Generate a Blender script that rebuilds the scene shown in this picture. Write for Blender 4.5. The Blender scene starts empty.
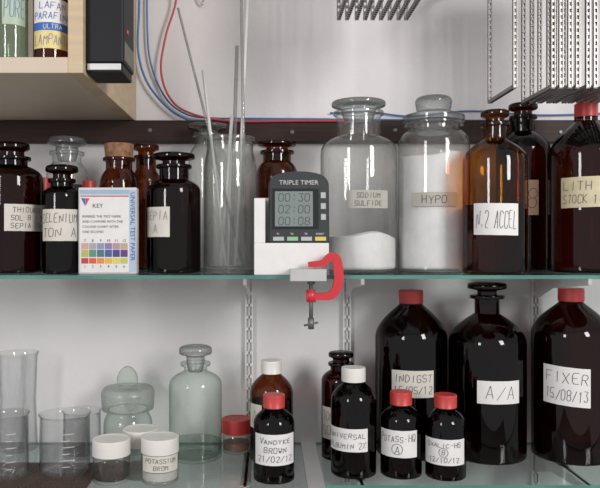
import bpy, bmesh, math, random
from mathutils import Vector, Matrix
random.seed(7)
F=700.0; UC=270.0; VC=244.0; DW=1.42
ZU=-0.05      # upper shelf surface
ZL=-0.398     # lower shelf surface
sc=bpy.context.scene
COL=sc.collection
try:
    sc.view_settings.view_transform='Standard'
except Exception: pass
def PX(u,d): return (u-UC)*d/F
def PZ(v,d): return (VC-v)*d/F
def PY(d): return d-DW
def P(u,v,d): return Vector((PX(u,d),PY(d),PZ(v,d)))

# ---------------------------------------------------------------- materials
MATS={}
def newmat(name):
    m=bpy.data.materials.new(name); m.use_nodes=True
    nt=m.node_tree; nt.nodes.clear()
    out=nt.nodes.new('ShaderNodeOutputMaterial')
    return m,nt,out
def solid(name,col,rough=0.5,metal=0.0,coat=0.0,noise=0.06,nscale=25,bump=0.0,col2=None,stretch=None,spec=None):
    if name in MATS: return MATS[name]
    m,nt,out=newmat(name)
    b=nt.nodes.new('ShaderNodeBsdfPrincipled')
    b.inputs['Roughness'].default_value=rough; b.inputs['Metallic'].default_value=metal
    b.inputs['Coat Weight'].default_value=coat
    if spec is not None: b.inputs['Specular IOR Level'].default_value=spec
    tc=nt.nodes.new('ShaderNodeTexCoord'); mp=nt.nodes.new('ShaderNodeMapping')
    if stretch: mp.inputs['Scale'].default_value=stretch
    nt.links.new(tc.outputs['Object'],mp.inputs['Vector'])
    n=nt.nodes.new('ShaderNodeTexNoise'); n.inputs['Scale'].default_value=nscale; n.inputs['Detail'].default_value=5
    nt.links.new(mp.outputs[0],n.inputs['Vector'])
    r=nt.nodes.new('ShaderNodeValToRGB')
    r.color_ramp.elements[0].position=.3; r.color_ramp.elements[1].position=.7
    c2=col2 if col2 else tuple(c*(1-noise*2) for c in col)
    r.color_ramp.elements[0].color=(*c2,1); r.color_ramp.elements[1].color=(*col,1)
    nt.links.new(n.outputs['Fac'],r.inputs['Fac']); nt.links.new(r.outputs[0],b.inputs['Base Color'])
    if bump>0:
        bp=nt.nodes.new('ShaderNodeBump'); bp.inputs['Strength'].default_value=bump; bp.inputs['Distance'].default_value=0.002
        nt.links.new(n.outputs['Fac'],bp.inputs['Height']); nt.links.new(bp.outputs[0],b.inputs['Normal'])
    nt.links.new(b.outputs[0],out.inputs[0]); MATS[name]=m; return m
def glass(name,face,edge,refl=1.0,rough=0.02,power=2.0,haze=0.0,hazecol=(.6,.6,.6)):
    if name in MATS: return MATS[name]
    m,nt,out=newmat(name)
    lw=nt.nodes.new('ShaderNodeLayerWeight'); lw.inputs['Blend'].default_value=0.5
    pw=nt.nodes.new('ShaderNodeMath'); pw.operation='POWER'; pw.inputs[1].default_value=power
    nt.links.new(lw.outputs['Facing'],pw.inputs[0])
    mx=nt.nodes.new('ShaderNodeMix'); mx.data_type='RGBA'
    nt.links.new(pw.outputs[0],mx.inputs[0]); mx.inputs[6].default_value=(*face,1); mx.inputs[7].default_value=(*edge,1)
    tr=nt.nodes.new('ShaderNodeBsdfTransparent'); nt.links.new(mx.outputs[2],tr.inputs[0])
    first=tr
    if haze>0:
        df=nt.nodes.new('ShaderNodeBsdfDiffuse'); df.inputs[0].default_value=(*hazecol,1)
        n=nt.nodes.new('ShaderNodeTexNoise'); n.inputs['Scale'].default_value=18
        mm=nt.nodes.new('ShaderNodeMath'); mm.operation='MULTIPLY'; mm.inputs[1].default_value=haze*2
        nt.links.new(n.outputs['Fac'],mm.inputs[0])
        ms=nt.nodes.new('ShaderNodeMixShader'); nt.links.new(mm.outputs[0],ms.inputs[0])
        nt.links.new(tr.outputs[0],ms.inputs[1]); nt.links.new(df.outputs[0],ms.inputs[2]); first=ms
    gl=nt.nodes.new('ShaderNodeBsdfGlossy'); gl.inputs['Roughness'].default_value=rough
    p5=nt.nodes.new('ShaderNodeMath'); p5.operation='POWER'; p5.inputs[1].default_value=5
    nt.links.new(lw.outputs['Facing'],p5.inputs[0])
    ml=nt.nodes.new('ShaderNodeMath'); ml.operation='MULTIPLY_ADD'; ml.inputs[1].default_value=.8*refl; ml.inputs[2].default_value=.045*refl
    nt.links.new(p5.outputs[0],ml.inputs[0])
    ms2=nt.nodes.new('ShaderNodeMixShader'); nt.links.new(ml.outputs[0],ms2.inputs[0])
    nt.links.new(first.outputs[0],ms2.inputs[1]); nt.links.new(gl.outputs[0],ms2.inputs[2])
    nt.links.new(ms2.outputs[0],out.inputs[0]); MATS[name]=m; return m
CLEAR=glass('clear_glass',(.92,.93,.92),(.26,.29,.28),haze=.07,power=3,hazecol=(.58,.58,.56))
CLEARG=glass('clear_green_glass',(.91,.95,.925),(.18,.28,.23),haze=.03,power=3,hazecol=(.6,.65,.6))
THIN=glass('thin_glass',(.975,.98,.98),(.32,.36,.36),power=4,haze=.02)
FROST=glass('frosted_glass',(.85,.88,.86),(.30,.35,.32),haze=.22,rough=.25,hazecol=(.58,.62,.58))
GSTOP=glass('stopper_glass',(.80,.83,.82),(.14,.17,.16),haze=.10,power=1.5,rough=.08)
AMB=glass('amber_glass_dark',(.15,.045,.025),(.04,.012,.008),refl=.75)
AMBV=glass('amber_glass_violet',(.15,.04,.035),(.04,.012,.012),refl=.8)
AMBM=glass('amber_glass_medium',(.40,.17,.06),(.10,.035,.012),refl=.9)
AMBL=glass('amber_glass_light',(.82,.48,.11),(.32,.12,.015),refl=.9,power=2.2)
SHELFG=glass('shelf_glass',(.93,.96,.95),(.78,.87,.84),refl=.9)
SEDGE=solid('shelf_glass_edge',(.10,.27,.23),.15,noise=.2,nscale=8)
PAPER=solid('label_paper',(.62,.59,.53),.7,noise=.05,nscale=60)
PAPERY=solid('label_paper_yellowed',(.55,.49,.33),.7,noise=.08,nscale=60)
PAPERW=solid('label_paper_white',(.70,.69,.68),.7,noise=.03,nscale=60)
GLAB=solid('grey_label',(.42,.41,.36),.7)
INK=solid('black_ink',(.045,.045,.06),.6)
INKG=solid('grey_ink',(.2,.2,.22),.6)
RED=solid('red_plastic',(.50,.045,.04),.4,noise=.05)
WHT=solid('white_plastic',(.72,.70,.66),.4,noise=.03)
BLK=solid('black_plastic',(.010,.010,.012),.5,spec=.25)
POWD=solid('white_powder',(.82,.81,.82),.95,noise=.05,nscale=40,bump=.5)
CORK=solid('cork',(.40,.20,.11),.85,noise=.3,nscale=90,bump=.4)
STEEL=solid('stainless_steel',(.24,.23,.22),.38,metal=.85,noise=.15,nscale=12)
STEELD=solid('dull_steel',(.16,.16,.16),.45,metal=.6)
BRK=solid('white_enamel_steel',(.70,.69,.68),.45,noise=.02)
WOODD=solid('dark_stained_wood',(.042,.021,.017),.55,col2=(.022,.011,.009),nscale=10,stretch=(1,8,25),spec=.25)
LIQD=glass('dark_liquid',(.10,.04,.02),(.03,.01,.005),refl=.3)
LIQA=glass('amber_liquid',(.46,.21,.05),(.18,.06,.012),refl=.3)

# ---------------------------------------------------------------- mesh helpers
def addobj(name,me,parent=None,loc=None):
    o=bpy.data.objects.new(name,me); COL.objects.link(o)
    if parent is not None: o.parent=parent
    if loc is not None: o.location=loc
    return o
def tag(o,label,cat,group=None):
    o['label']=label; o['category']=cat
    if group: o['group']=group
    return o
def meshfrom(name,vs,fs,mats,smooth=False,fm=None):
    me=bpy.data.meshes.new(name); me.from_pydata([tuple(v) for v in vs],[],fs)
    for m in (mats if isinstance(mats,(list,tuple)) else [mats]): me.materials.append(m)
    if fm:
        for p,i in zip(me.polygons,fm): p.material_index=i
    if smooth:
        for p in me.polygons: p.use_smooth=True
    me.update(); return me
def lathe(name,prof,mat,parent=None,seg=56,ridge=None,loc=None,squash=1.0):
    bm=bmesh.new(); rings=[]
    for i,(r,z) in enumerate(prof):
        ring=[]
        for k in range(seg):
            a=2*math.pi*k/seg; rr=r
            if ridge and ridge[0]<=z<=ridge[1] and k%2: rr=r*.965
            ring.append(bm.verts.new((rr*math.cos(a),rr*math.sin(a)*squash,z)))
        rings.append(ring)
    for i in range(len(prof)-1):
        for k in range(seg):
            k2=(k+1)%seg
            bm.faces.new((rings[i][k],rings[i][k2],rings[i+1][k2],rings[i+1][k]))
    bmesh.ops.remove_doubles(bm,verts=bm.verts,dist=1e-6)
    bmesh.ops.recalc_face_normals(bm,faces=bm.faces)
    me=bpy.data.meshes.new(name); bm.to_mesh(me); bm.free()
    me.materials.append(mat)
    for p in me.polygons: p.use_smooth=True
    try: me.set_sharp_from_angle(angle=math.radians(42))
    except Exception: pass
    return addobj(name,me,parent,loc)
def fil(pts,n=6):
    out=[]
    for i,p in enumerate(pts):
        f=p[2] if len(p)>2 else 0
        if f<=0 or i==0 or i==len(pts)-1: out.append((p[0],p[1])); continue
        A=Vector(pts[i-1][:2]);B=Vector(p[:2]);C=Vector(pts[i+1][:2])
        la=(A-B).length; lc=(C-B).length; f=min(f,la*.49,lc*.49)
        if f<1e-6: out.append((p[0],p[1])); continue
        s=B+(A-B).normalized()*f; e=B+(C-B).normalized()*f
        for k in range(n+1):
            t=k/n; q=s*(1-t)**2+B*2*t*(1-t)+e*t*t; out.append((q.x,q.y))
    return out
def box(name,x0,x1,y0,y1,z0,z1,mat,parent=None,bev=0.0,seg=2,fm=None,mats=None):
    c=Vector(((x0+x1)/2,(y0+y1)/2,(z0+z1)/2))
    bm=bmesh.new(); bmesh.ops.create_cube(bm,size=1)
    for v in bm.verts: v.co=Vector((v.co.x*(x1-x0),v.co.y*(y1-y0),v.co.z*(z1-z0)))
    if bev>0: bmesh.ops.bevel(bm,geom=list(bm.edges),offset=bev,segments=seg,profile=.5,affect='EDGES')
    me=bpy.data.meshes.new(name); bm.to_mesh(me); bm.free()
    for m in (mats or [mat]): me.materials.append(m)
    if fm:
        for p in me.polygons: p.material_index=fm(p.normal)
    o=addobj(name,me,parent,c); return o
def cat(pts,n=10):
    pts=[Vector(p) for p in pts]; Q=[pts[0]*2-pts[1]]+pts+[pts[-1]*2-pts[-2]]; out=[]
    for i in range(1,len(Q)-2):
        a,b,c,d=Q[i-1:i+3]
        for k in range(n):
            t=k/n
            out.append(.5*((2*b)+(c-a)*t+(2*a-5*b+4*c-d)*t*t+(3*b-a-3*c+d)*t**3))
    out.append(pts[-1]); return out
def tubedata(pts,r,seg=10):
    vs=[];fs=[];n=len(pts); prev=None
    for i,p in enumerate(pts):
        t=(pts[min(i+1,n-1)]-pts[max(i-1,0)]).normalized()
        if prev is None: up=Vector((0,0,1)) if abs(t.z)<.9 else Vector((0,1,0)); a=t.cross(up).normalized()
        else: a=(prev-t*prev.dot(t)).normalized()
        prev=a; b=t.cross(a); rr=r[i] if isinstance(r,list) else r
        for k in range(seg):
            an=2*math.pi*k/seg; vs.append(p+a*math.cos(an)*rr+b*math.sin(an)*rr)
    for i in range(n-1):
        for k in range(seg):
            k2=(k+1)%seg; fs.append((i*seg+k,i*seg+k2,(i+1)*seg+k2,(i+1)*seg+k))
    fs.append(tuple(range(seg))[::-1]); fs.append(tuple((n-1)*seg+k for k in range(seg)))
    return vs,fs
def tube(name,pts,r,mat,parent=None,seg=10,smooth_path=False):
    pts=[Vector(p) for p in pts]
    if smooth_path: pts=cat(pts)
    o0=pts[0].copy(); pts=[p-o0 for p in pts]
    vs,fs=tubedata(pts,r,seg)
    return addobj(name,meshfrom(name,vs,fs,mat,True),parent,o0)
def combine(name,parts,mat,parent=None,loc=None,smooth=False):
    vs=[];fs=[]
    for v,f in parts:
        b=len(vs); vs+=v; fs+=[tuple(i+b for i in q) for q in f]
    return addobj(name,meshfrom(name,vs,fs,mat,smooth),parent,loc)
def boxdata(x0,x1,y0,y1,z0,z1):
    v=[Vector((x,y,z)) for x in(x0,x1) for y in(y0,y1) for z in(z0,z1)]
    return v,[(0,1,3,2),(4,6,7,5),(0,4,5,1),(2,3,7,6),(0,2,6,4),(1,5,7,3)]
def empty(name,loc):
    o=bpy.data.objects.new(name,None); o.empty_display_size=.02; o.location=loc; COL.objects.link(o); return o

# ---------------------------------------------------------------- stroke lettering
G={'A':"00 26 40|12 32",'B':"00 06 36 45 44 33 03|33 42 41 30 00",'C':"45 36 16 05 01 10 30 41",'D':"00 06 26 44 42 20 00",
'E':"46 06 00 40|03 33",'F':"46 06 00|03 33",'G':"45 36 16 05 01 10 30 41 43 23",'H':"00 06|40 46|03 43",'I':"20 26",'J':"46 41 30 10 01",
'K':"00 06|46 03 40",'L':"06 00 40",'M':"00 06 23 46 40",'N':"00 06 40 46",'O':"16 05 01 10 30 41 45 36 16",'P':"00 06 36 45 44 33 03",
'Q':"16 05 01 10 30 41 45 36 16|22 40",'R':"00 06 36 45 44 33 03|23 40",'S':"45 36 16 05 04 13 33 42 41 30 10 01",'T':"06 46|26 20",
'U':"06 01 10 30 41 46",'V':"06 20 46",'W':"06 10 23 30 46",'X':"06 40|00 46",'Y':"06 23 46|23 20",'Z':"06 46 00 40",
'0':"16 05 01 10 30 41 45 36 16",'1':"15 26 20",'2':"05 16 36 45 44 00 40",'3':"06 46 24 33 42 41 30 10 01",'4':"30 36 02 42",
'5':"46 06 03 33 42 41 30 01",'6':"46 16 03 01 10 30 41 42 33 03",'7':"06 46 10",'8':"13 04 05 16 36 45 44 33 13 02 01 10 30 41 42 33",
'9':"43 13 04 05 16 36 45 43 30 10",'/':"00 46",'-':"13 33",'.':"20 21",'+':"13 33|22 24",':':"21 22|24 25",'%':"00 46|05 15|31 41",' ':""}
def strokes(lines,w,h,lw,jit=.3,fill=.88,slope=0.0):
    quads=[]; n=len(lines); lh=h*fill/n
    for li,txt in enumerate(lines):
        ch=lh*.62; m=max(1,len(txt)); adv=min(w*(fill+.03)/m,ch*.85); cw=adv*.68
        x0=-adv*m/2+(adv-cw)/2; base=h*fill/2-lh*(li+1)+lh*.18
        for i,c in enumerate(txt):
            sc_=0.76 if c.islower() else 1.0
            jx=random.uniform(-.05,.05)*adv*(jit>0); jy=random.uniform(-.07,.07)*ch*(jit>0); sh=.12+random.uniform(-.08,.08)*(jit>0)
            for pl in G.get(c.upper(),"").split('|'):
                pts=[]
                for tok in pl.split():
                    gx=int(tok[0])/4; gy=int(tok[1])/6*sc_
                    gx+=random.uniform(-.1,.1)*jit; gy+=random.uniform(-.06,.06)*jit
                    px=x0+i*adv+gx*cw+jx+sh*gy*ch*.5; py=base+gy*ch+jy
                    pts.append(Vector((px,py+slope*px)))
                if len(pts)>3 and jit>0:
                    q=[pts[0]]
                    for a,b in zip(pts,pts[1:]): q+=[a*.78+b*.22,a*.22+b*.78]
                    pts=q+[pts[-1]]
                for a,b in zip(pts,pts[1:]):
                    dd=(b-a); L=dd.length
                    if L<1e-7: continue
                    dd/=L; nn=Vector((-dd.y,dd.x))*lw/2; a2=a-dd*lw*.3; b2=b+dd*lw*.3
                    quads.append((a2-nn,b2-nn,b2+nn,a2+nn))
    return quads
def curved_label(parent,u,v,d,rpx,R,basez,rect,lines,paper=PAPER,ink=INK,slope=0.0,lw=.0011,circ=None,name='label',jit=.3):
    u1,v1,u2,v2=rect; lw*=.85
    cl=lambda q:max(-.97,min(.97,q))
    x=PX(u,d); cam=math.atan2(-d,-x)
    t1=math.asin(cl((u1-u)/rpx)); t2=math.asin(cl((u2-u)/rpx))
    tc=(t1+t2)/2; dd=d-R*math.cos(tc)
    z1=PZ(v1,dd)-basez; z2=PZ(v2,dd)-basez
    zc=(z1+z2)/2; h=z1-z2; w=(t2-t1)*R
    def mp(s,t,off):
        a=cam+tc+s/R
        return Vector(((R+off)*math.cos(a),(R+off)*math.sin(a),zc+t))
    n=20; vs=[];fs=[]
    for i in range(n+1):
        s=-w/2+w*i/n
        for t in (-h/2,0,h/2): vs.append(mp(s,t+slope*s+random.uniform(-.00015,.00015),.0005))
    for i in range(n):
        for j in range(2): a=i*3+j; fs.append((a,a+3,a+4,a+1))
    lab=addobj(name,meshfrom(name,vs,fs,paper,True),parent)
    q=strokes(lines,w,h,lw,jit=jit,slope=slope) if lines else []
    if circ:
        cx,cy,cr=circ
        pts=[Vector((cx*w+cr*h*math.cos(a*math.pi/8),cy*h+cr*h*math.sin(a*math.pi/8))) for a in range(17)]
        for a,b in zip(pts,pts[1:]):
            e=(b-a).normalized(); nn=Vector((-e.y,e.x))*lw/2; q.append((a-nn,b-nn,b+nn,a+nn))
    if q:
        vs=[];fs=[]
        for qq in q:
            b=len(vs); vs+=[mp(p.x,p.y,.0011) for p in qq]; fs.append((b,b+1,b+2,b+3))
        addobj('lettering',meshfrom('lettering',vs,fs,ink),lab)
    return lab

# ---------------------------------------------------------------- bottles
def bottle(name,label,catg,u,d,rpx,shelf,vtop,vmouth,vneck,vsh,rnpx,g,cap,capm,capr=None,labels=(),a=2.6,b=1.15,contents=None,lip=1.22,base=0.0,group=None,liph=.007,rscale=1.0):
    bz=shelf+base; k=d/F
    R=rpx*k*rscale; rn=rnpx*k
    e=empty(name,(PX(u,d),PY(d),bz)); tag(e,label,catg,group)
    Z=lambda v:PZ(v,d)-bz
    zs,zn,zm,zt=Z(vsh),Z(vneck),Z(vmouth),Z(vtop)
    bf=R*.14
    prof=fil([(0,.0035),(R*.75,.0035,.003),(R*.82,0,.002),(R,0,bf),(R,zs)],7)
    for i in range(1,19):
        s=i/18; prof.append((rn+(R-rn)*max(0,1-s**a)**b,zs+(zn-zs)*s))
    if cap in('screw','lid'):
        prof+= [(rn,zm)]
    else:
        prof+=fil([(rn,zn+.0005),(rn,zm-liph),(rn*lip,zm-liph*.9,.0015),(rn*lip,zm,.0015),(rn*.86,zm)],4)
    body=lathe('body',prof,g,e)
    cr=(capr or rnpx*1.15)*k
    if cap=='screw':
        h=zt-zn
        zb=zt-h*.92 if h<.03 else zt-.024
        zb=max(zb,zn)
        pr=fil([(rn*1.0,zb),(cr,zb,.0008),(cr,zt-.003),(cr,zt,.003),(cr*.75,zt,.001),(0,zt-.0008)],4)
        lathe('screw_cap',pr,capm,e,seg=72,ridge=(zb+.0005,zt-.0031))
    elif cap=='lid':
        zb=zn
        pr=fil([(rn*1.0,zb),(cr,zb,.0008),(cr,zt-.003),(cr,zt,.002),(cr*.85,zt,.001),(cr*.8,zt-.001,.0005),(0,zt-.001)],4)
        lathe('screw_lid',pr,capm,e,seg=88,ridge=(zb+.001,zt-.0031))
    elif cap=='mushroom':
        h=zt-zm
        pr=fil([(0,zm-.018),(rn*.62,zm-.018,.001),(rn*.8,zm+.0006,.0005),(rn*.78,zm+h*.35,.002),(cr,zm+h*.5,.0025),(cr,zt-h*.1,h*.2),(cr*.55,zt,.003),(0,zt)],5)
        lathe('stopper',pr,capm,e)
    elif cap=='cork':
        pr=fil([(0,zm-.014),(rn*.78,zm-.014,.001),(cr*.98,zm+.0006,.001),(cr*1.05,zt,.0035),(0,zt)],5)
        lathe('cork_stopper',pr,capm,e)
    elif cap=='cushion':
        h=zt-zm
        pr=fil([(0,zm-.02),(rn*.6,zm-.02,.001),(rn*.82,zm+.0006,.001),(cr*1.02,zm+.001,.001),(cr*1.02,zm+h*.25,.002),(cr*.55,zm+h*.42,.004),(cr*.62,zt-h*.15,.006),(cr*.5,zt,.006),(0,zt)],6)
        lathe('stopper',pr,capm,e)
    if contents:
        mt,vt,wav=contents; zt2=Z(vt)
        Ri=R*.955
        pts=fil([(0,.005),(Ri,.005,bf*.8),(Ri,min(zs,zt2)-.0005)],7)
        if zt2>zs:
            for i in range(1,19):
                s=i/18; zz=zs+(zn-zs)*s
                if zz>zt2: break
                pts.append(((rn+(R-rn)*max(0,1-s**a)**b)*.955,zz))
        last=pts[-1][0]
        for j in range(1,8): pts.append((last*(1-j/7),zt2+ (wav*math.sin(j*1.2) if j<7 else wav*.5)))
        o=lathe('powder' if mt is POWD else 'contents',pts,mt,e)
        if mt is POWD:
            for vv in o.data.vertices:
                if vv.co.z>zt2-.002: vv.co.z+=.004*math.sin(vv.co.x*60+u)+.002*math.sin(vv.co.y*90)
    for L in labels:
        rect,lines=L[0],L[1]; kw=L[2] if len(L)>2 else {}
        curved_label(e,u,0,d,rpx,R,bz,rect,lines,**kw)
    return e

# ---------------------------------------------------------------- room
WALLM,nt,out=newmat('plaster_wall')
b=nt.nodes.new('ShaderNodeBsdfPrincipled'); b.inputs['Roughness'].default_value=.85
tc=nt.nodes.new('ShaderNodeTexCoord')
n1=nt.nodes.new('ShaderNodeTexNoise'); n1.inputs['Scale'].default_value=2.2; n1.inputs['Detail'].default_value=6
n2=nt.nodes.new('ShaderNodeTexNoise'); n2.inputs['Scale'].default_value=45; n2.inputs['Detail'].default_value=4
for n in(n1,n2): nt.links.new(tc.outputs['Object'],n.inputs['Vector'])
r=nt.nodes.new('ShaderNodeValToRGB'); r.color_ramp.elements[0].position=.3; r.color_ramp.elements[1].position=.65
r.color_ramp.elements[0].color=(.62,.60,.605,1); r.color_ramp.elements[1].color=(.69,.67,.675,1)
nt.links.new(n1.outputs['Fac'],r.inputs['Fac']); nt.links.new(r.outputs[0],b.inputs['Base Color'])
bp=nt.nodes.new('ShaderNodeBump'); bp.inputs['Strength'].default_value=.25; bp.inputs['Distance'].default_value=.003
nt.links.new(n2.outputs['Fac'],bp.inputs['Height']); nt.links.new(bp.outputs[0],b.inputs['Normal']); nt.links.new(b.outputs[0],out.inputs[0])
w=box('wall_back',-2.2,2.2,0,.12,-1.25,1.3,WALLM); w['kind']='structure'
FLM=solid('grey_floor',(.25,.24,.23),.6,nscale=6)
f=box('floor',-2.2,2.2,-3.2,.12,-1.30,-1.25,FLM); f['kind']='structure'

rail=box('wall_rail',-1.3,1.3,-.022,0,.203,.2475,WOODD,bev=.002)
tag(rail,"dark-stained wooden rail screwed along the wall",'wooden rail')
for i,uu in enumerate((150,292,395,560)):
    o=lathe('screw',fil([(0,0),(.0045,0,.0),(.004,.0018,.001),(0,.0022)],3),STEELD,rail,seg=16)
    o.rotation_euler=(math.pi/2,0,0); o.location=(PX(uu,1.40),-.011,0.002*(-1)**i)

# ---------------------------------------------------------------- glass shelves
def shelf(name,x0,x1,d0,d1,zt,th,label):
    o=box(name,x0,x1,PY(d0),PY(d1),zt-th,zt,None,mats=[SHELFG,SEDGE],fm=lambda n:0 if abs(n.z)>.5 else 1)
    return tag(o,label,'glass shelf')
shelf('glass_shelf',-.95,.95,1.12,1.405,ZU,.006,"long clear glass shelf with green edge holding chemical bottles")
shelf('glass_shelf',-.95,.062,1.125,1.405,ZL,.006,"lower glass shelf holding beakers, small jars and clear bottles")
shelf('glass_shelf',.092,.95,1.155,1.405,ZL,.006,"lower glass shelf holding large amber bottles")

def upright(x):
    e=empty('shelf_upright',(x,0,-.75)); tag(e,"white slotted steel shelf upright fixed to the wall",'shelf upright','slotted uprights')
    h=.69; parts=[]
    wd=.016
    parts.append(boxdata(-wd/2,-wd/2+.003,-.012,0,0,h)); parts.append(boxdata(wd/2-.003,wd/2,-.012,0,0,h))
    parts.append(boxdata(-.0012,.0012,-.012,-.010,0,h))
    z=.0
    while z<h-.004:
        parts.append(boxdata(-wd/2+.003,wd/2-.003,-.012,-.010,z,z+.006)); z+=.024
    parts.append(boxdata(-wd/2+.003,wd/2-.003,-.002,-.0005,0,h))
    combine('slotted_channel',parts,BRK,e)
    return e
def bracket(x,zt,th=.006,L=.25):
    z=zt-th
    pr=[(-.0125,z),( -L,z),(-L,z-.012),(-L+.01,z-.014),(-.09,z-.028),(-.02,z-.052),(-.0125,z-.052)]
    vs=[];t=.0028
    for s in(-t,t):
        for y,zz in pr: vs.append(Vector((s,y,zz-z)))
    n=len(pr); fs=[tuple(range(n)),tuple(range(2*n-1,n-1,-1))]+[(i,(i+1)%n,n+(i+1)%n,n+i) for i in range(n)]
    fl=boxdata(-.008,.008,-L,-.0125,-.002,0)
    o=combine('shelf_bracket',[(vs,fs),fl],BRK,None,(x,0,z)); tag(o,"white enamelled steel bracket supporting a glass shelf",'shelf bracket','shelf brackets')
for x in(-.042,.155,.535):
    upright(x)
    bracket(x,ZU); bracket(x,ZL)

# ---------------------------------------------------------------- cabinet
CABW=solid('pale_plywood',(.56,.43,.28),.5,nscale=7,stretch=(1,3,14),noise=.1)
CABF=solid('cream_laminate',(.54,.45,.34),.45,noise=.05,nscale=9,stretch=(1,1,1))
CABB=solid('cabinet_back_board',(.50,.46,.40),.7)
cab=empty('wall_cabinet',(-.55,0,.2477)); tag(cab,"open pale plywood wall cabinet with cream front edges",'wall cabinet')
def cb(name,x0,x1,y0,y1,z0,z1,m,bev=.001):
    o=box(name,x0,x1,y0,y1,z0,z1,m,cab,bev); o.location-=cab.location; return o
cy=PY(1.014)
cb('side_panel',-.293,-.271,cy,-.001,.2477,.64,CABW); cb('side_panel',-.86,-.838,cy,-.001,.2477,.64,CABW)
cb('bottom_panel',-.838,-.293,cy,-.001,.2477,.2709,CABF); cb('top_panel',-.838,-.293,cy,-.001,.618,.64,CABF)
cb('back_panel',-.838,-.293,-.012,-.001,.2709,.618,CABB)
ZC=.2709
YL=solid('yellow_label',(.75,.62,.25),.5,noise=.12,nscale=60); BL=solid('blue_print',(.03,.12,.42),.5)
e=bottle('solvent_bottle',"clear bottle of amber spirit with yellow and white printed label",'bottle',51,1.048,17,ZC,-95,-78,-70,-40,7,AMBL,'screw',WHT,8.5,
  labels=[((35.5,-2,67.5,22),["LAFAN","PARAFINA"],dict(paper=PAPERW,ink=BL,lw=.0010,jit=.05)),((35.5,22,67.5,30),["ULTRA"],dict(paper=BL,ink=PAPERW,lw=.0008,jit=.05,name='blue_band')),((35.5,30,67.5,48),["LAMPANTE"],dict(paper=YL,ink=BL,lw=.0007,jit=.05,name='lower_label'))],contents=(LIQA,-35,0))
e=bottle('clear_bottle',"clear plastic bottle with pale green liquid and faded label",'bottle',12,1.05,15.5,ZC,-90,-74,-66,-30,7,CLEARG,'screw',WHT,8.5,
  labels=[((3,-10,24,24),["PURE"],dict(paper=solid('green_label',(.42,.52,.40),.5),ink=BL,lw=.0008))],contents=(glass('pale_liquid',(.75,.85,.75),(.5,.65,.5),refl=.3),-20,0))
dev=empty('power_adapter',(-.243,PY(1.066),.252)); tag(dev,"black plastic electrical box with silver strip on cabinet side",'electrical box')
def db(name,x0,x1,y0,y1,z0,z1,m,bev=.0):
    o=box(name,x0,x1,y0,y1,z0,z1,m,dev,bev); o.location-=dev.location; return o
db('housing',-.271,-.215,PY(1.027),PY(1.107),.266,.44,BLK,.003)
db('metal_strip',-.268,-.219,PY(1.0265),PY(1.03),.2555,.265,solid('bright_steel',(.6,.6,.6),.4,metal=.5),.0006)
db('base_plate',-.271,-.217,PY(1.030),PY(1.10),.252,.266,BLK,.002)
db('indicator_light',-.2155,-.2135,PY(1.05),PY(1.058),.315,.322,solid('red_lens',(.6,.04,.03),.3),.0004)
db('side_sticker',-.2151,-.2146,PY(1.035),PY(1.10),.272,.30,solid('grey_sticker',(.16,.15,.12),.6))

# ---------------------------------------------------------------- cables
BLU=solid('blue_cable',(.05,.15,.36),.4); REDC=solid('red_cable',(.45,.05,.045),.4); WC=solid('white_cable',(.6,.6,.58),.4)
def cable(name,pts,r,m,label):
    o=tube(name,[P(*p) for p in pts],r,m,smooth_path=True); tag(o,label,'cable'); return o
cable('electric_cable',[(140,-30,1.405),(139,10,1.405),(138,50,1.405),(146,80,1.405),(163,103,1.405),(182,117,1.405),(205,121,1.405),(300,119.5,1.405),(400,120,1.405),(520,121,1.405),(640,121,1.405)],.0022,BLU,"blue cable drooping down the wall and lying along the rail")
cable('electric_cable',[(148,-30,1.41),(147,12,1.41),(150,60,1.41),(165,97,1.41),(186,114,1.41),(212,118,1.41),(250,118.5,1.41),(330,119,1.408)],.0018,BLU,"thin blue cable drooping down the wall beside the cabinet")
cable('electric_cable',[(172,-30,1.40),(176,0,1.40),(166,35,1.40),(161,70,1.40),(170,98,1.40),(190,113,1.40),(230,121,1.395),(300,121,1.395),(345,121,1.395)],.0022,REDC,"red cable drooping down the wall and lying on the rail")
cable('electric_cable',[(205,-30,1.412),(206,-5,1.412),(203,4,1.41),(197,-4,1.412),(190,-30,1.412)],.0016,WC,"thin white cable looping at the wall")
cable('electric_cable',[(330,113,1.414),(370,112,1.414),(410,116,1.414),(470,111,1.414),(540,115,1.414),(640,112,1.414)],.0016,BLU,"thin blue cable running along the wall above the rail")

# ---------------------------------------------------------------- film hangers
Wd=.125;H=.26
def ladder(y0,z0,z1):
    out=[boxdata(-.0032,-.0020,y0-.003,y0+.003,z0,z1),boxdata(.0020,.0032,y0-.003,y0+.003,z0,z1)]
    z=z0
    while z<z1-.003: out.append(boxdata(-.0020,.0020,y0-.002,y0+.002,z,z+.0045)); z+=.0105
    return out
def hladder(z0,y0,y1):
    out=[boxdata(-.0032,-.0020,y0,y1,z0-.003,z0+.003),boxdata(.0020,.0032,y0,y1,z0-.003,z0+.003)]
    y=y0
    while y<y1-.003: out.append(boxdata(-.0020,.0020,y,y+.0045,z0-.003,z0+.001)); y+=.0105
    return out
frame_parts=ladder(-Wd/2,.0,H)+ladder(Wd/2,.0,H)+hladder(.002,-Wd/2,Wd/2)
bar_parts=[boxdata(-.002,.002,-Wd/2-.03,Wd/2+.03,H,H+.009)]
def comb_me(name,parts,mat):
    vs=[];fs=[]
    for v,f in parts:
        bb=len(vs); vs+=v; fs+=[tuple(i+bb for i in q) for q in f]
    return meshfrom(name,vs,fs,mat)
me1=comb_me('frame',frame_parts,STEEL); me2=comb_me('hanging_bar',bar_parts,STEEL)
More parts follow.
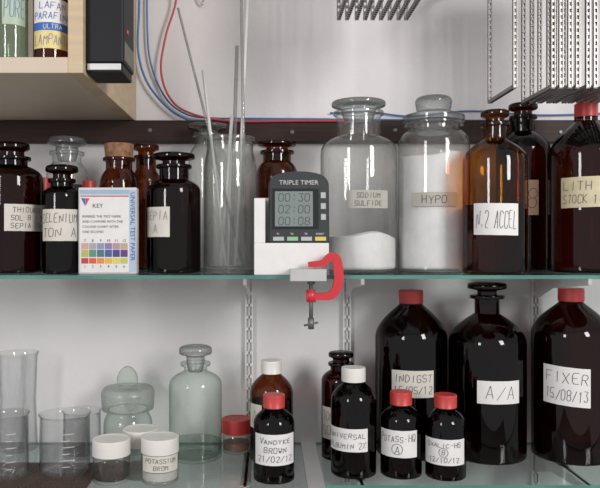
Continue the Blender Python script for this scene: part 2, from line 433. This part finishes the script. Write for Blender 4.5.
def hanger(x,z,group,rot=0):
    e=empty('film_hanger',(x,PY(1.1875),z)); e.rotation_euler=(0,0,rot)
    tag(e,"stainless steel perforated sheet film hanger",'film hanger',group)
    addobj('frame',me1,e); addobj('hanging_bar',me2,e)
xs=[PX(490,1.25)]+[PX(524,1.25)+i*.0140 for i in range(11)]
for i,x in enumerate(xs): hanger(x,.2515,"film hangers in the large bundle",random.uniform(-.03,.03))
for i in range(9): hanger(PX(339,1.25)+i*.0150,.400,"film hangers in the small bundle",random.uniform(-.03,.03))
def rack(x0,x1,z):
    e=empty('hanger_rack',((x0+x1)/2,0,z)); tag(e,"steel rods on wall arms carrying film hangers",'hanging rack')
    for d in(1.1875-Wd/2-.02,1.1875+Wd/2+.02):
        o=tube('rod',[(x0,PY(d),z),(x1,PY(d),z)],.004,STEELD,e); o.location-=e.location
    for x in(x0,x1):
        o=box('wall_arm',x-.004,x+.004,PY(1.09),0,z-.006,z+.006,STEELD,e,.001); o.location-=e.location
rack(.36,.70,.2515+H-.004); rack(.09,.27,.400+H-.004)

# ---------------------------------------------------------------- upper shelf bottles
bottle('reagent_bottle',"dark amber reagent bottle with flat glass stopper and cream label",'bottle',12,1.22,30,ZU,142,157,166,183,15,AMB,'mushroom',AMB,17,
  labels=[((5,204,41.5,231),["THIOUREA","SOL B 1:9","SEPIA TON"],dict(paper=PAPER,lw=.0009))],a=3.2,b=1.0)
bottle('reagent_bottle',"small dark amber bottle with wide glass stopper and handwritten label",'bottle',62,1.185,18.5,ZU,165,179,187,198,11,AMB,'mushroom',AMB,16,
  labels=[((44,209,77,241),["SELENIUM","TON A"],dict(lw=.0009))],a=3,b=1)
bottle('reagent_jar',"clear grey glass bottle with glass stopper behind amber bottles",'bottle',67,1.355,20,ZU,137,152,163,178,14,CLEAR,'mushroom',GSTOP,19,contents=(LIQD,185,0),a=3,b=1)
bottle('small_bottle',"small amber bottle with red screw cap",'bottle',44,1.302,8.3,ZU,178,190,192,200,6,AMB,'screw',RED,7.5)
bottle('small_bottle',"small amber bottle with red screw cap beside test paper box",'bottle',89,1.27,7.6,ZU,181,192,194,201,5.5,AMB,'screw',RED,6.5)
bottle('corked_bottle',"brown glass bottle closed with a large cork",'bottle',119,1.305,19,ZU,144,158,170,190,13,AMBM,'cork',CORK,14,a=3,b=1)
bottle('reagent_bottle',"brown amber bottle with rounded glass stopper",'bottle',146,1.362,15,ZU,144,156,170,186,10,AMBM,'mushroom',AMBM,13)
bottle('reagent_bottle',"dark amber reagent bottle with flat stopper and cream label",'bottle',174,1.22,26.5,ZU,153,165,180,194,14.5,AMB,'mushroom',AMB,21,
  labels=[((147.5,207,170,237),["SEPIA","A"],dict(lw=.0009,ink=INKG))],a=3,b=1)
bottle('clear_jar',"clear glass bottle with wide rim behind the rod jar",'bottle',208,1.362,19.5,ZU,124,134,146,165,13,CLEAR,'mushroom',GSTOP,20,a=3,b=1)
bottle('reagent_bottle',"dark amber bottle with glass stopper behind the timer",'bottle',277,1.36,20.5,ZU,141,151,162,178,14,AMBM,'mushroom',AMBM,19,contents=(LIQD,200,0),a=3,b=1)
bottle('powder_jar',"large clear glass jar half full of white powder with glass stopper",'jar',358.5,1.27,38,ZU,101,112,137,156,22,CLEAR,'mushroom',GSTOP,27,
  labels=[((347,190,386,208),["SODIUM","SULFIDE"],dict(paper=GLAB,lw=.0010))],contents=(POWD,236,.002),a=3.2,b=1.0,lip=1.14)
bottle('powder_jar',"large clear glass jar full of white powder with knob stopper",'jar',433.5,1.28,35.6,ZU,97,123,131,150,26,CLEAR,'cushion',GSTOP,30,
  labels=[((413,192,455,206),["HYPO"],dict(paper=GLAB,lw=.0012))],contents=(POWD,158,.002),a=3.2,b=1.0,lip=1.14)
bottle('amber_bottle',"translucent orange-brown glass bottle with stopper and white label",'bottle',495,1.186,31.5,ZU,110,123,139,163,11.5,AMBL,'mushroom',AMBM,14,
  labels=[((475.5,203,516,235),["N.2 ACCEL"],dict(paper=PAPERW,lw=.0009,slope=-.02))],contents=(LIQA,205,0),a=2.3,b=1.2)
bottle('amber_bottle',"dark amber bottle with glass stopper beside red-capped bottle",'bottle',523,1.355,26,ZU,103,116,132,153,11,AMB,'mushroom',AMB,14,
  labels=[((525,180,537,215),["8"],dict(paper=PAPER))])
bottle('amber_bottle',"large dark amber bottle with red screw cap and yellowed label",'bottle',586,1.25,36,ZU,104,118,122,158,11,AMBV,'screw',RED,11,
  labels=[((564,176,606,207),["LITH A","STOCK 1:3"],dict(paper=PAPERY,lw=.001,slope=.02))],a=2.0,b=1.15)

# jar with stirring rods
jar=empty('rod_jar',(PX(230,1.23),PY(1.23),ZU)); tag(jar,"clear glass jar holding thermometers and glass stirring rods",'jar')
k=1.23/F; R=26.5*k; zt=PZ(138,1.23)-ZU
lathe('body',fil([(0,.004),(R*.85,.004,.003),(R*.9,0,.002),(R,0,.006),(R,zt*.80,.012),(R*.88,zt*.90,.008),(R*.88,zt*.96,.002),(R*.97,zt*.97,.002),(R*.97,zt,.0015),(R*.86,zt,.001),(R*.84,zt*.9,.006),(R*.955,zt*.79,.01),(R*.955,.010,.006),(0,.008)],6),CLEAR,jar)
TH=solid('white_enamel_glass',(.60,.61,.60),.2)
RG=glass('rod_glass',(.74,.77,.76),(.22,.25,.25),power=1.0,haze=.2)
def rod(name,label,a,bb,r,m,da,dbb):
    p0=P(bb[0],bb[1],dbb); p0.z=ZU+.0105+r*.5; p1=P(a[0],a[1],da)
    o=tube(name,[p0,p0.lerp(p1,.5),p1],r,m,seg=12); tag(o,label,'laboratory rod'); return o
rod('stirring_rod',"long clear glass stirring rod leaning in a jar",(178,8),(243,265),.0022,RG,1.235,1.245)
rod('thermometer',"white-backed glass thermometer leaning in a jar",(203,70),(226,265),.0026,TH,1.222,1.225)
rod('stirring_rod',"clear glass rod standing upright in a jar",(237,46),(231,265),.0034,RG,1.255,1.245)
rod('thermometer',"tall glass thermometer standing in a jar",(248,-12),(236,265),.0026,TH,1.23,1.225)
rod('stirring_rod',"tall clear glass rod standing in a jar",(241,-12),(246,265),.0026,RG,1.208,1.218)
rod('pipette',"thin glass pipette standing in a jar",(232,115),(221,265),.0030,TH,1.243,1.250)

# ---------------------------------------------------------------- test paper box
def textquads(s,size,x,z,align='LEFT',rot=0):
    cu=bpy.data.curves.new('t','FONT'); cu.body=s; cu.size=size; cu.align_x=align; cu.resolution_u=2
    o=bpy.data.objects.new('t',cu); COL.objects.link(o)
    bpy.context.view_layer.update(); dg=bpy.context.evaluated_depsgraph_get()
    me=bpy.data.meshes.new_from_object(o.evaluated_get(dg))
    vs=[]
    for v in me.vertices:
        a,b_=v.co.x,v.co.y
        if rot: a,b_=a*math.cos(rot)-b_*math.sin(rot),a*math.sin(rot)+b_*math.cos(rot)
        vs.append(Vector((a+x,0,b_+z)))
    fs=[tuple(p.vertices) for p in me.polygons]
    bpy.data.objects.remove(o); bpy.data.meshes.remove(me); bpy.data.curves.remove(cu)
    return vs,fs
kb=1.175/F
bx=empty('test_paper_box',(PX(108.5,1.175),PY(1.175),ZU)); tag(bx,"white plastic box of pH test papers with colour chart",'test paper box')
bw=58*kb; bh=86*kb; dy=-.0092
def bb_(name,x0,x1,y0,y1,z0,z1,m,bev=0): return box(name,x0,x1,y0,y1,z0,z1,m,bx,bev)
bb_('case',-bw/2,bw/2,-.008,.012,0,bh,solid('translucent_white_plastic',(.62,.62,.62),.3),.002)
bb_('insert_card',-bw/2+.003,bw/2-.0125,-.0088,-.0079,.003,bh-.012,PAPERW)
bb_('side_band',bw/2-.0125,bw/2-.001,-.0088,-.0079,.004,bh-.004,solid('pale_blue_card',(.40,.50,.62),.5))
bb_('header_band',-bw/2+.003,bw/2-.0125,-.0088,-.0079,bh-.012,bh-.004,solid('blue_grey_card',(.30,.42,.55),.5))
cols=[(.40,.42,.10),(.10,.25,.16),(.05,.16,.20),(.05,.10,.28),(.06,.05,.22),(.12,.04,.18),(.50,.04,.04),(.62,.10,.03),(.70,.24,.03),(.72,.40,.04),(.66,.55,.08),(.46,.50,.08),
      (.55,.32,.28),(.36,.33,.38),(.24,.26,.42),(.24,.17,.36),(.42,.24,.30),(.45,.35,.2)]
ms=[solid('chart_colour_%s'%chr(97+i),c,.6,noise=.02) for i,c in enumerate(cols)]
vs=[];fs=[];fm=[]
cwid=(bw-.019)/6; x0=-bw/2+.005
for i in range(18):
    rr=i//6; c=i%6; h=[.012,.009,.010][rr]
    a=x0+c*cwid; z=[.0285,.0175,.0415][rr]
    b0=len(vs); vs+=[Vector((a+.0005,dy,z)),Vector((a+cwid-.0008,dy,z)),Vector((a+cwid-.0008,dy,z+h)),Vector((a+.0005,dy,z+h))]
    fs.append((b0,b0+1,b0+2,b0+3)); fm.append(i)
addobj('colour_chart',meshfrom('colour_chart',vs,fs,ms,fm=fm),bx)
pt=[]
for i,nn in enumerate(['7','8','9','10','11','12']): pt.append(textquads(nn,.0065,x0+cwid*(i+.5),.0535,'CENTER'))
for i,nn in enumerate(['1','2','3','4','5','6']): pt.append(textquads(nn,.0065,x0+cwid*(i+.5),.0105,'CENTER'))
pt.append(textquads("KEY",.010,-bw/2+.024,bh-.034))
for i,s in enumerate(["IMMERSE THE TEST PAPER","AND COMPARE WITH THE","COLOUR CHART AFTER","ONE SECOND"]): pt.append(textquads(s,.0056,-bw/2+.007,.094-i*.0085))
def blackprint(parts,name,m,yy,parent):
    vs=[];fs=[]
    for v,f in parts:
        o0=len(vs); vs+=[Vector((q.x,yy,q.z)) for q in v]; fs+=[tuple(i+o0 for i in t) for t in f]
    return addobj(name,meshfrom(name,vs,fs,m),parent)
blackprint(pt,'lettering',INK,dy,bx)
blackprint([textquads("UNIVERSAL TEST PAPER",.0108,bw/2-.0098,bh-.008,'LEFT',-math.pi/2)],'side_lettering',solid('dark_blue_print',(.04,.06,.25),.5),dy,bx)
blackprint([([Vector((-bw/2+.005,0,bh-.018)),Vector((-bw/2+.012,0,bh-.031)),Vector((-bw/2+.012,0,bh-.018))],[(0,1,2)])],'emblem',BL,dy,bx)
rp=solid('red_print',(.5,.06,.06),.5)
blackprint([([Vector((-bw/2+.0125,0,bh-.018)),Vector((-bw/2+.0125,0,bh-.031)),Vector((-bw/2+.0195,0,bh-.018))],[(0,1,2)])],'emblem',rp,dy,bx)
blackprint([([Vector((-bw/2+.004,0,bh-.0135)),Vector((bw/2-.013,0,bh-.0135)),Vector((bw/2-.013,0,bh-.0155)),Vector((-bw/2+.004,0,bh-.0155))],[(0,1,2,3)])],'printed_line',rp,dy,bx)

# ---------------------------------------------------------------- timer, holder, clamp
hd=empty('timer_holder',(PX(292,1.125),PY(1.16),ZU)); tag(hd,"white plastic stand block supporting the digital timer",'timer stand')
def hb(name,x0,x1,y0,y1,z0,z1,m,bev=0):
    o=box(name,x0,x1,y0,y1,z0,z1,m,hd,bev); o.location-=hd.location; return o
xl=PX(254,1.125); xr=PX(329,1.125); ztop=PZ(243,1.125)
hb('base_block',xl,xr,PY(1.125),PY(1.195),ZU,ztop,PAPERW,.0015)
hb('back_board',xl,xl+.085,PY(1.178),PY(1.185),ztop,PZ(198,1.18),PAPERW,.001)
hb('side_wing',xl,xl+.018,PY(1.13),PY(1.178),ztop,PZ(199,1.15),PAPERW,.001)
hb('front_lip',PX(290,1.1),PX(326,1.1),PY(1.088),PY(1.125),PZ(281,1.1),PZ(269,1.1),solid('grey_metal_lip',(.45,.45,.45),.5),.001)
DT=1.136
tm=empty('digital_timer',(PX(299,DT),PY(DT),ztop+.0003)); tag(tm,"dark grey digital darkroom timer with liquid crystal displays",'digital timer')
tm.rotation_euler=(math.radians(-6),0,0)
kt=DT/F; tw=61*kt; th=73*kt
outl=[(-tw/2,0),(tw/2,0),(tw/2,th*.84)]
for i in range(13):
    a=math.pi*i/12; outl.append((tw/2*.92*math.cos(a),th*.89+th*.11*math.sin(a)))
outl.append((-tw/2,th*.84))
bm=bmesh.new(); fv=[bm.verts.new((x,0,z)) for x,z in outl]; fa=bm.faces.new(fv)
ex=bmesh.ops.extrude_face_region(bm,geom=[fa])
for v in [g for g in ex['geom'] if isinstance(g,bmesh.types.BMVert)]: v.co.y+=.02
bmesh.ops.recalc_face_normals(bm,faces=bm.faces)
bmesh.ops.bevel(bm,geom=[e_ for e_ in bm.edges],offset=.002,segments=2,affect='EDGES')
me=bpy.data.meshes.new('housing'); bm.to_mesh(me); bm.free(); TG=solid('charcoal_plastic',(.020,.024,.026),.45); me.materials.append(TG)
addobj('housing',me,tm)
LCD=solid('lcd_glass',(.19,.225,.215),.25,noise=.04)
def tb(name,x0,x1,z0,z1,m,y0=-.0012,y1=.001,bev=0): return box(name,x0,x1,y0,y1,z0,z1,m,tm,bev)
tx=lambda u:(u-299)*kt; tz=lambda v:(243-v)*kt
tb('bezel',tx(272),tx(319),tz(229),tz(188),solid('dark_bezel',(.012,.014,.016),.2),bev=.0004)
tb('display',tx(275),tx(313),tz(226.5),tz(191),LCD,-.0018,.0)
dig=[]
for (v1,v2,s) in((192,202,"00:30"),(204,214,"02:00"),(216,226,"00:08")):
    qs=strokes([s],38*kt,(v2-v1)*kt,.0011,jit=.0,fill=1.25)
    vs=[];fs=[]
    for q in qs:
        b0=len(vs); vs+=[Vector((p.x+tx(294),0,p.y+tz((v1+v2)/2))) for p in q]; fs.append((b0,b0+1,b0+2,b0+3))
    dig.append((vs,fs))
blackprint(dig,'display_digits',solid('lcd_digit_grey',(.055,.065,.065),.4),-.0021,tm)
blackprint([textquads("TRIPLE TIMER",.0108,tx(299),tz(184),'CENTER')],'lettering',solid('grey_print',(.5,.5,.48),.5),-.0004,tm)
gm=solid('green_button',(.25,.45,.25),.4); ym=solid('yellow_button',(.60,.50,.10),.4); gy=solid('grey_button',(.4,.42,.42),.4)
for i,mm in enumerate((gy,gm,gy,ym)): tb('button',tx(273+i*14),tx(284+i*14),tz(241),tz(237),mm,-.002,.001,.0004)
for i in range(3): tb('button',tx(321),tx(326),tz(198+i*11),tz(192+i*11),gy,-.002,.001,.0004)
blackprint([textquads(s,.0045,tx(278+i*14),tz(235),'CENTER') for i,s in enumerate(("T1","T2","T3","START"))],'button_lettering',WHT,-.0004,tm)

RM=solid('red_painted_iron',(.55,.03,.04),.35,noise=.08); dc=1.106
cl=empty('c_clamp',P(318,300,dc)); tag(cl,"red painted iron C-clamp gripping the timer stand lip",'clamp')
fr=[(308,264.5),(322,263),(330,257),(336,259),(338.5,272),(337.5,286),(331,295),(318,296.5),(306,296)]
outer=cat([P(u,v,dc) for u,v in fr],6); vs=[];fs=[]
n=len(outer)
for i,p in enumerate(outer):
    t=(outer[min(i+1,n-1)]-outer[max(i-1,0)]).normalized(); nn=Vector((t.z,0,-t.x)); hw=.0050+ .0042*math.sin(math.pi*i/(n-1))
    for s in(-1,1):
        for y in(-.0055,.0055): vs.append(p+nn*hw*s*(-1)*.8+Vector((0,y,0))-cl.location)
for i in range(n-1):
    a=i*4; fs+=[(a,a+1,a+5,a+4),(a+1,a+3,a+7,a+5),(a+3,a+2,a+6,a+7),(a+2,a,a+4,a+6)]
fs+=[(0,2,3,1),((n-1)*4,(n-1)*4+1,(n-1)*4+3,(n-1)*4+2)]
o=addobj('frame',meshfrom('frame',vs,fs,RM),cl)
bv=o.modifiers.new('b','BEVEL'); bv.width=.0012; bv.segments=2
def crel(o): o.location-=cl.location; return o
crel(tube('screw',[P(311,283,dc),P(311,305,dc),P(311,322,dc)],.0032,STEELD,cl))
crel(tube('screw_boss',[P(311,290,dc),P(311,302,dc)],.0075,RM,cl,seg=16))
crel(tube('screw_pad',[P(311,281.6,dc),P(311,284,dc)],.006,STEELD,cl,seg=16))
crel(tube('screw_tip',[P(311,318,dc),P(311,329,dc)],.0048,STEELD,cl,seg=14))
crel(tube('handle_bar',[P(304,325.5,dc),P(318,322.5,dc)],.0017,STEELD,cl))

# ---------------------------------------------------------------- lower shelf
gx,gy_=42,20; mx0,mx1,my0,my1=-.56,-.300,PY(1.135),PY(1.268)
parts=[]
for i in range(gx+1):
    x=mx0+(mx1-mx0)*i/gx; parts.append(boxdata(x-.0011,x+.0011,my0,my1,ZL,ZL+.0018))
for j in range(gy_+1):
    y=my0+(my1-my0)*j/gy_; parts.append(boxdata(mx0,mx1,y-.0011,y+.0011,ZL,ZL+.0020))
o=combine('mesh_mat',parts,solid('dark_brown_rubber',(.06,.035,.028),.6)); tag(o,"dark brown open mesh mat under the beakers",'mesh mat')

def beaker(u,d,rpx,vtop,base,label,spout=True,flare=0.0,name='beaker',marks=True,g=THIN):
    k=d/F; R=rpx*k; bz=ZL+base; H=PZ(vtop,d)-bz
    e=empty(name,(PX(u,d),PY(d),bz)); tag(e,label,name.replace('_',' '))
    o=lathe('body',fil([(0,.0015),(R*.85,.001,.002),(R*.95,0,.004),(R,.006,.004),(R*(1-flare),H*.5,.004),(R*.98,H*.96,.004),(R*1.07,H,.001),(R*1.03,H,.0005),(R*.94,H*.95,.004),(R*(.955-flare),H*.5,.004),(R*.955,.007,.004),(0,.0035)],5),g,e)
    if spout:
        for v in o.data.vertices:
            if v.co.z>H*.88:
                a=math.atan2(v.co.y,v.co.x); da=abs(a+.5)
                if da<.35: s=1+.16*(1-da/.35)*((v.co.z-H*.88)/(H*.12)); v.co.x*=s; v.co.y*=s
    if marks:
        cam=math.atan2(-d,-PX(u,d)); vs=[];fs=[]
        for i in range(6):
            z=H*(.18+.11*i); w=.45 if i%2 else .28
            for j in range(6):
                a0=cam-.1+w*(j/6); a1=cam-.1+w*((j+1)/6); b0=len(vs); rr=R*(1-flare)+.0012
                vs+=[Vector((rr*math.cos(q),rr*math.sin(q),zz)) for q,zz in((a0,z),(a1,z),(a1,z+.0008),(a0,z+.0008))]; fs.append((b0,b0+1,b0+2,b0+3))
        addobj('graduation_marks',meshfrom('graduation_marks',vs,fs,solid('white_enamel_print',(.8,.8,.8),.5)),e)
    return e
beaker(8,1.20,20,413,.002,"small clear glass graduated beaker on the mesh mat")
beaker(65,1.225,24.5,413,.002,"clear glass graduated beaker with spout on the mesh mat")
beaker(82,1.315,18.5,410,0,"clear glass beaker standing behind another beaker",marks=False)
beaker(18,1.36,19,352,0,"tall clear glass vessel with flared rim",spout=False,flare=.10,name='glass_vessel',marks=False,g=THIN)

def jarl(u,d,rpx,vtop,vlid,label,cont,contm,lidm,lid_r,labels=(),g=CLEAR,nm='small_jar'):
    return bottle(nm,label,'jar',u,d,rpx,ZL,vtop,vtop+2,vlid,vlid+5,rpx*.85,g,'lid',lidm,lid_r,labels=labels,contents=(contm,cont,0),a=2.5,b=1)
BRL=glass('brown_liquid',(.40,.22,.13),(.14,.07,.04),refl=.3)
jarl(111.5,1.18,18.3,438,454,"small jar of dark brown liquid with white screw lid",465,BRL,WHT,18.7)
jarl(160,1.18,18.3,436,451,"small glass jar with white screw lid and handwritten label",468,solid('pale_crystals',(.55,.55,.50),.8,nscale=120,bump=.5),WHT,18.7,labels=[((143.5,457,177,473),["POTASSIUM","BROM"],dict(lw=.0008))])
jarl(140.5,1.245,17.2,428,444,"small clear jar with white screw lid standing behind labelled jars",475,solid('grey_crystals',(.4,.4,.38),.8),WHT,17.6)
jarl(236.5,1.345,13.8,418,432,"small jar of brown powder with red screw lid",441,solid('brown_powder',(.28,.14,.08),.9,nscale=80),RED,14.8)
k=1.352/F; e=empty('weighing_bottle',(PX(128,1.352),PY(1.352),ZL)); tag(e,"frosted ground glass bottle with wide collar and fin stopper",'glass bottle')
Z=lambda v:PZ(v,1.352)-ZL
lathe('body',fil([(0,.004),(20*k,.004,.002),(21*k,0,.003),(24*k,.002,.006),(24*k,Z(420),.008),(20*k,Z(412),.004),(20*k,Z(408),.002),(19*k,Z(408))],6),CLEARG,e)
lathe('collar',fil([(19*k,Z(409)),(25.5*k,Z(409),.003),(26.5*k,Z(392),.003),(24*k,Z(387),.003),(12*k,Z(386),.002),(8*k,Z(384),.002)],6),FROST,e)
bm=bmesh.new(); ol=[(-10,386),(-11,378),(-8,370),(-3,366),(3,367),(8,372),(10,379),(9,386)]
fv=[bm.verts.new((x*k,-.006,Z(v))) for x,v in ol]; fa=bm.faces.new(fv); ex=bmesh.ops.extrude_face_region(bm,geom=[fa])
for v in [g for g in ex['geom'] if isinstance(g,bmesh.types.BMVert)]: v.co.y+=.012
bmesh.ops.recalc_face_normals(bm,faces=bm.faces); bmesh.ops.bevel(bm,geom=list(bm.edges),offset=.002,segments=2,affect='EDGES')
me=bpy.data.meshes.new('fin_stopper'); bm.to_mesh(me); bm.free(); me.materials.append(FROST); addobj('fin_stopper',me,e)

bottle('reagent_bottle',"clear greenish glass reagent bottle with rounded glass stopper",'bottle',195.5,1.31,26.3,ZL,345,362,371,388,11.5,CLEARG,'mushroom',GSTOP,16.5,contents=(glass('water',(.93,.96,.94),(.5,.6,.55),refl=.3),440,0),a=3.2,b=1,lip=1.3)
bottle('small_amber_bottle',"brown glass medicine bottle with white screw cap",'bottle',271.5,1.30,21.5,ZL,360,372,374,393,9.5,AMBM,'screw',WHT,10.5,contents=(LIQD,400,0),a=2.2,b=1.1,
   labels=[((251,404,262,428),["A"],dict(lw=.0008))])
bottle('small_amber_bottle',"small dark amber bottle with red screw cap and dated label",'bottle',274,1.19,20.5,ZL,394,407,408,423,9.5,AMB,'screw',RED,11,a=2.2,b=1.1,
   labels=[((256,435,293,466),["Vandyke","BROWN","21/02/12"],dict(paper=PAPERW,lw=.0010))])
bottle('small_amber_bottle',"dark amber bottle with black stopper and cream label",'bottle',341,1.312,19.5,ZL,351,362,370,383,10.5,AMB,'mushroom',AMB,12.5,
   labels=[((323,408,345,440),["TONER","GOLD"],dict(lw=.0009))],a=3,b=1)
bottle('small_amber_bottle',"dark amber bottle with white screw cap and handwritten label",'bottle',353.5,1.22,22.6,ZL,367,380,382,400,10.5,AMB,'screw',WHT,12,a=2.2,b=1.1,
   labels=[((331.5,429,367,452),["Universal","Albumin 2%"],dict(paper=PAPERW,lw=.0009))])
bottle('small_amber_bottle',"small dark amber bottle with red cap and label lettered A",'bottle',401,1.215,20.5,ZL,391,403,405,420,9.5,AMB,'screw',RED,11,a=2.2,b=1.1,
   labels=[((382,431,416,458),["Potass-HQ","A"],dict(paper=PAPERW,lw=.0009,circ=(0,-.19,.2)))])
bottle('small_amber_bottle',"small dark amber bottle with red cap and label lettered B",'bottle',445.5,1.205,20,ZL,394,406,408,423,9.5,AMB,'screw',RED,11,a=2.2,b=1.1,
   labels=[((426.5,440,463,466),["Oxalic-HS","B","12/10/12"],dict(paper=PAPERW,lw=.0009,circ=(0,0,.17)))])
bottle('large_amber_bottle',"large dark amber bottle with red screw cap and white label",'bottle',411,1.346,35.5,ZL,290,301,304,338,11.5,AMBV,'screw',RED,12,a=2.0,b=1.15,
   labels=[((393,371,432,398),["INDIGST","15/05/12"],dict(paper=PAPER,lw=.0011))])
bottle('large_amber_bottle',"large dark amber bottle with wide lip and glass stopper",'bottle',487,1.325,37.6,ZL,282,295,313,343,12,AMBV,'mushroom',AMBV,19,a=2.1,b=1.1,lip=1.4,
   labels=[((478,381,516,404),["A/A"],dict(paper=PAPERW,lw=.0010))])
bottle('large_amber_bottle',"large dark amber bottle with red screw cap labelled fixer",'bottle',571,1.32,37.8,ZL,288,298,302,335,11.5,AMBV,'screw',RED,12.5,a=2.0,b=1.15,
   labels=[((546.5,368,588,407),["FIXER","15/08/13"],dict(paper=PAPERW,lw=.0011,slope=-.06))])

# ---------------------------------------------------------------- light, world, camera
wd=bpy.data.worlds.new('world'); sc.world=wd; wd.use_nodes=True
bg=wd.node_tree.nodes['Background']; bg.inputs[0].default_value=(.99,.965,.99,1); bg.inputs[1].default_value=.60
def area(name,loc,tgt,sx,sy,pw,col):
    l=bpy.data.lights.new(name,'AREA'); l.shape='RECTANGLE'; l.size=sx; l.size_y=sy; l.energy=pw; l.color=col
    o=bpy.data.objects.new(name,l); COL.objects.link(o); o.location=loc
    o.rotation_euler=(Vector(tgt)-Vector(loc)).to_track_quat('-Z','Y').to_euler(); return o
area('window_light',(1.5,-2.2,.8),(0,0,0),.5,1.0,42,(1,.98,.95))
area('room_light',(-1.6,-2.6,.6),(0,0,0),.4,.9,25,(1,.98,.97))
cam=bpy.data.cameras.new('camera'); cam.sensor_width=36; cam.lens=36*F/600; cam.shift_x=.05
co=bpy.data.objects.new('camera',cam); COL.objects.link(co); co.location=(0,-DW,0); co.rotation_euler=(math.pi/2,0,0)
sc.camera=co
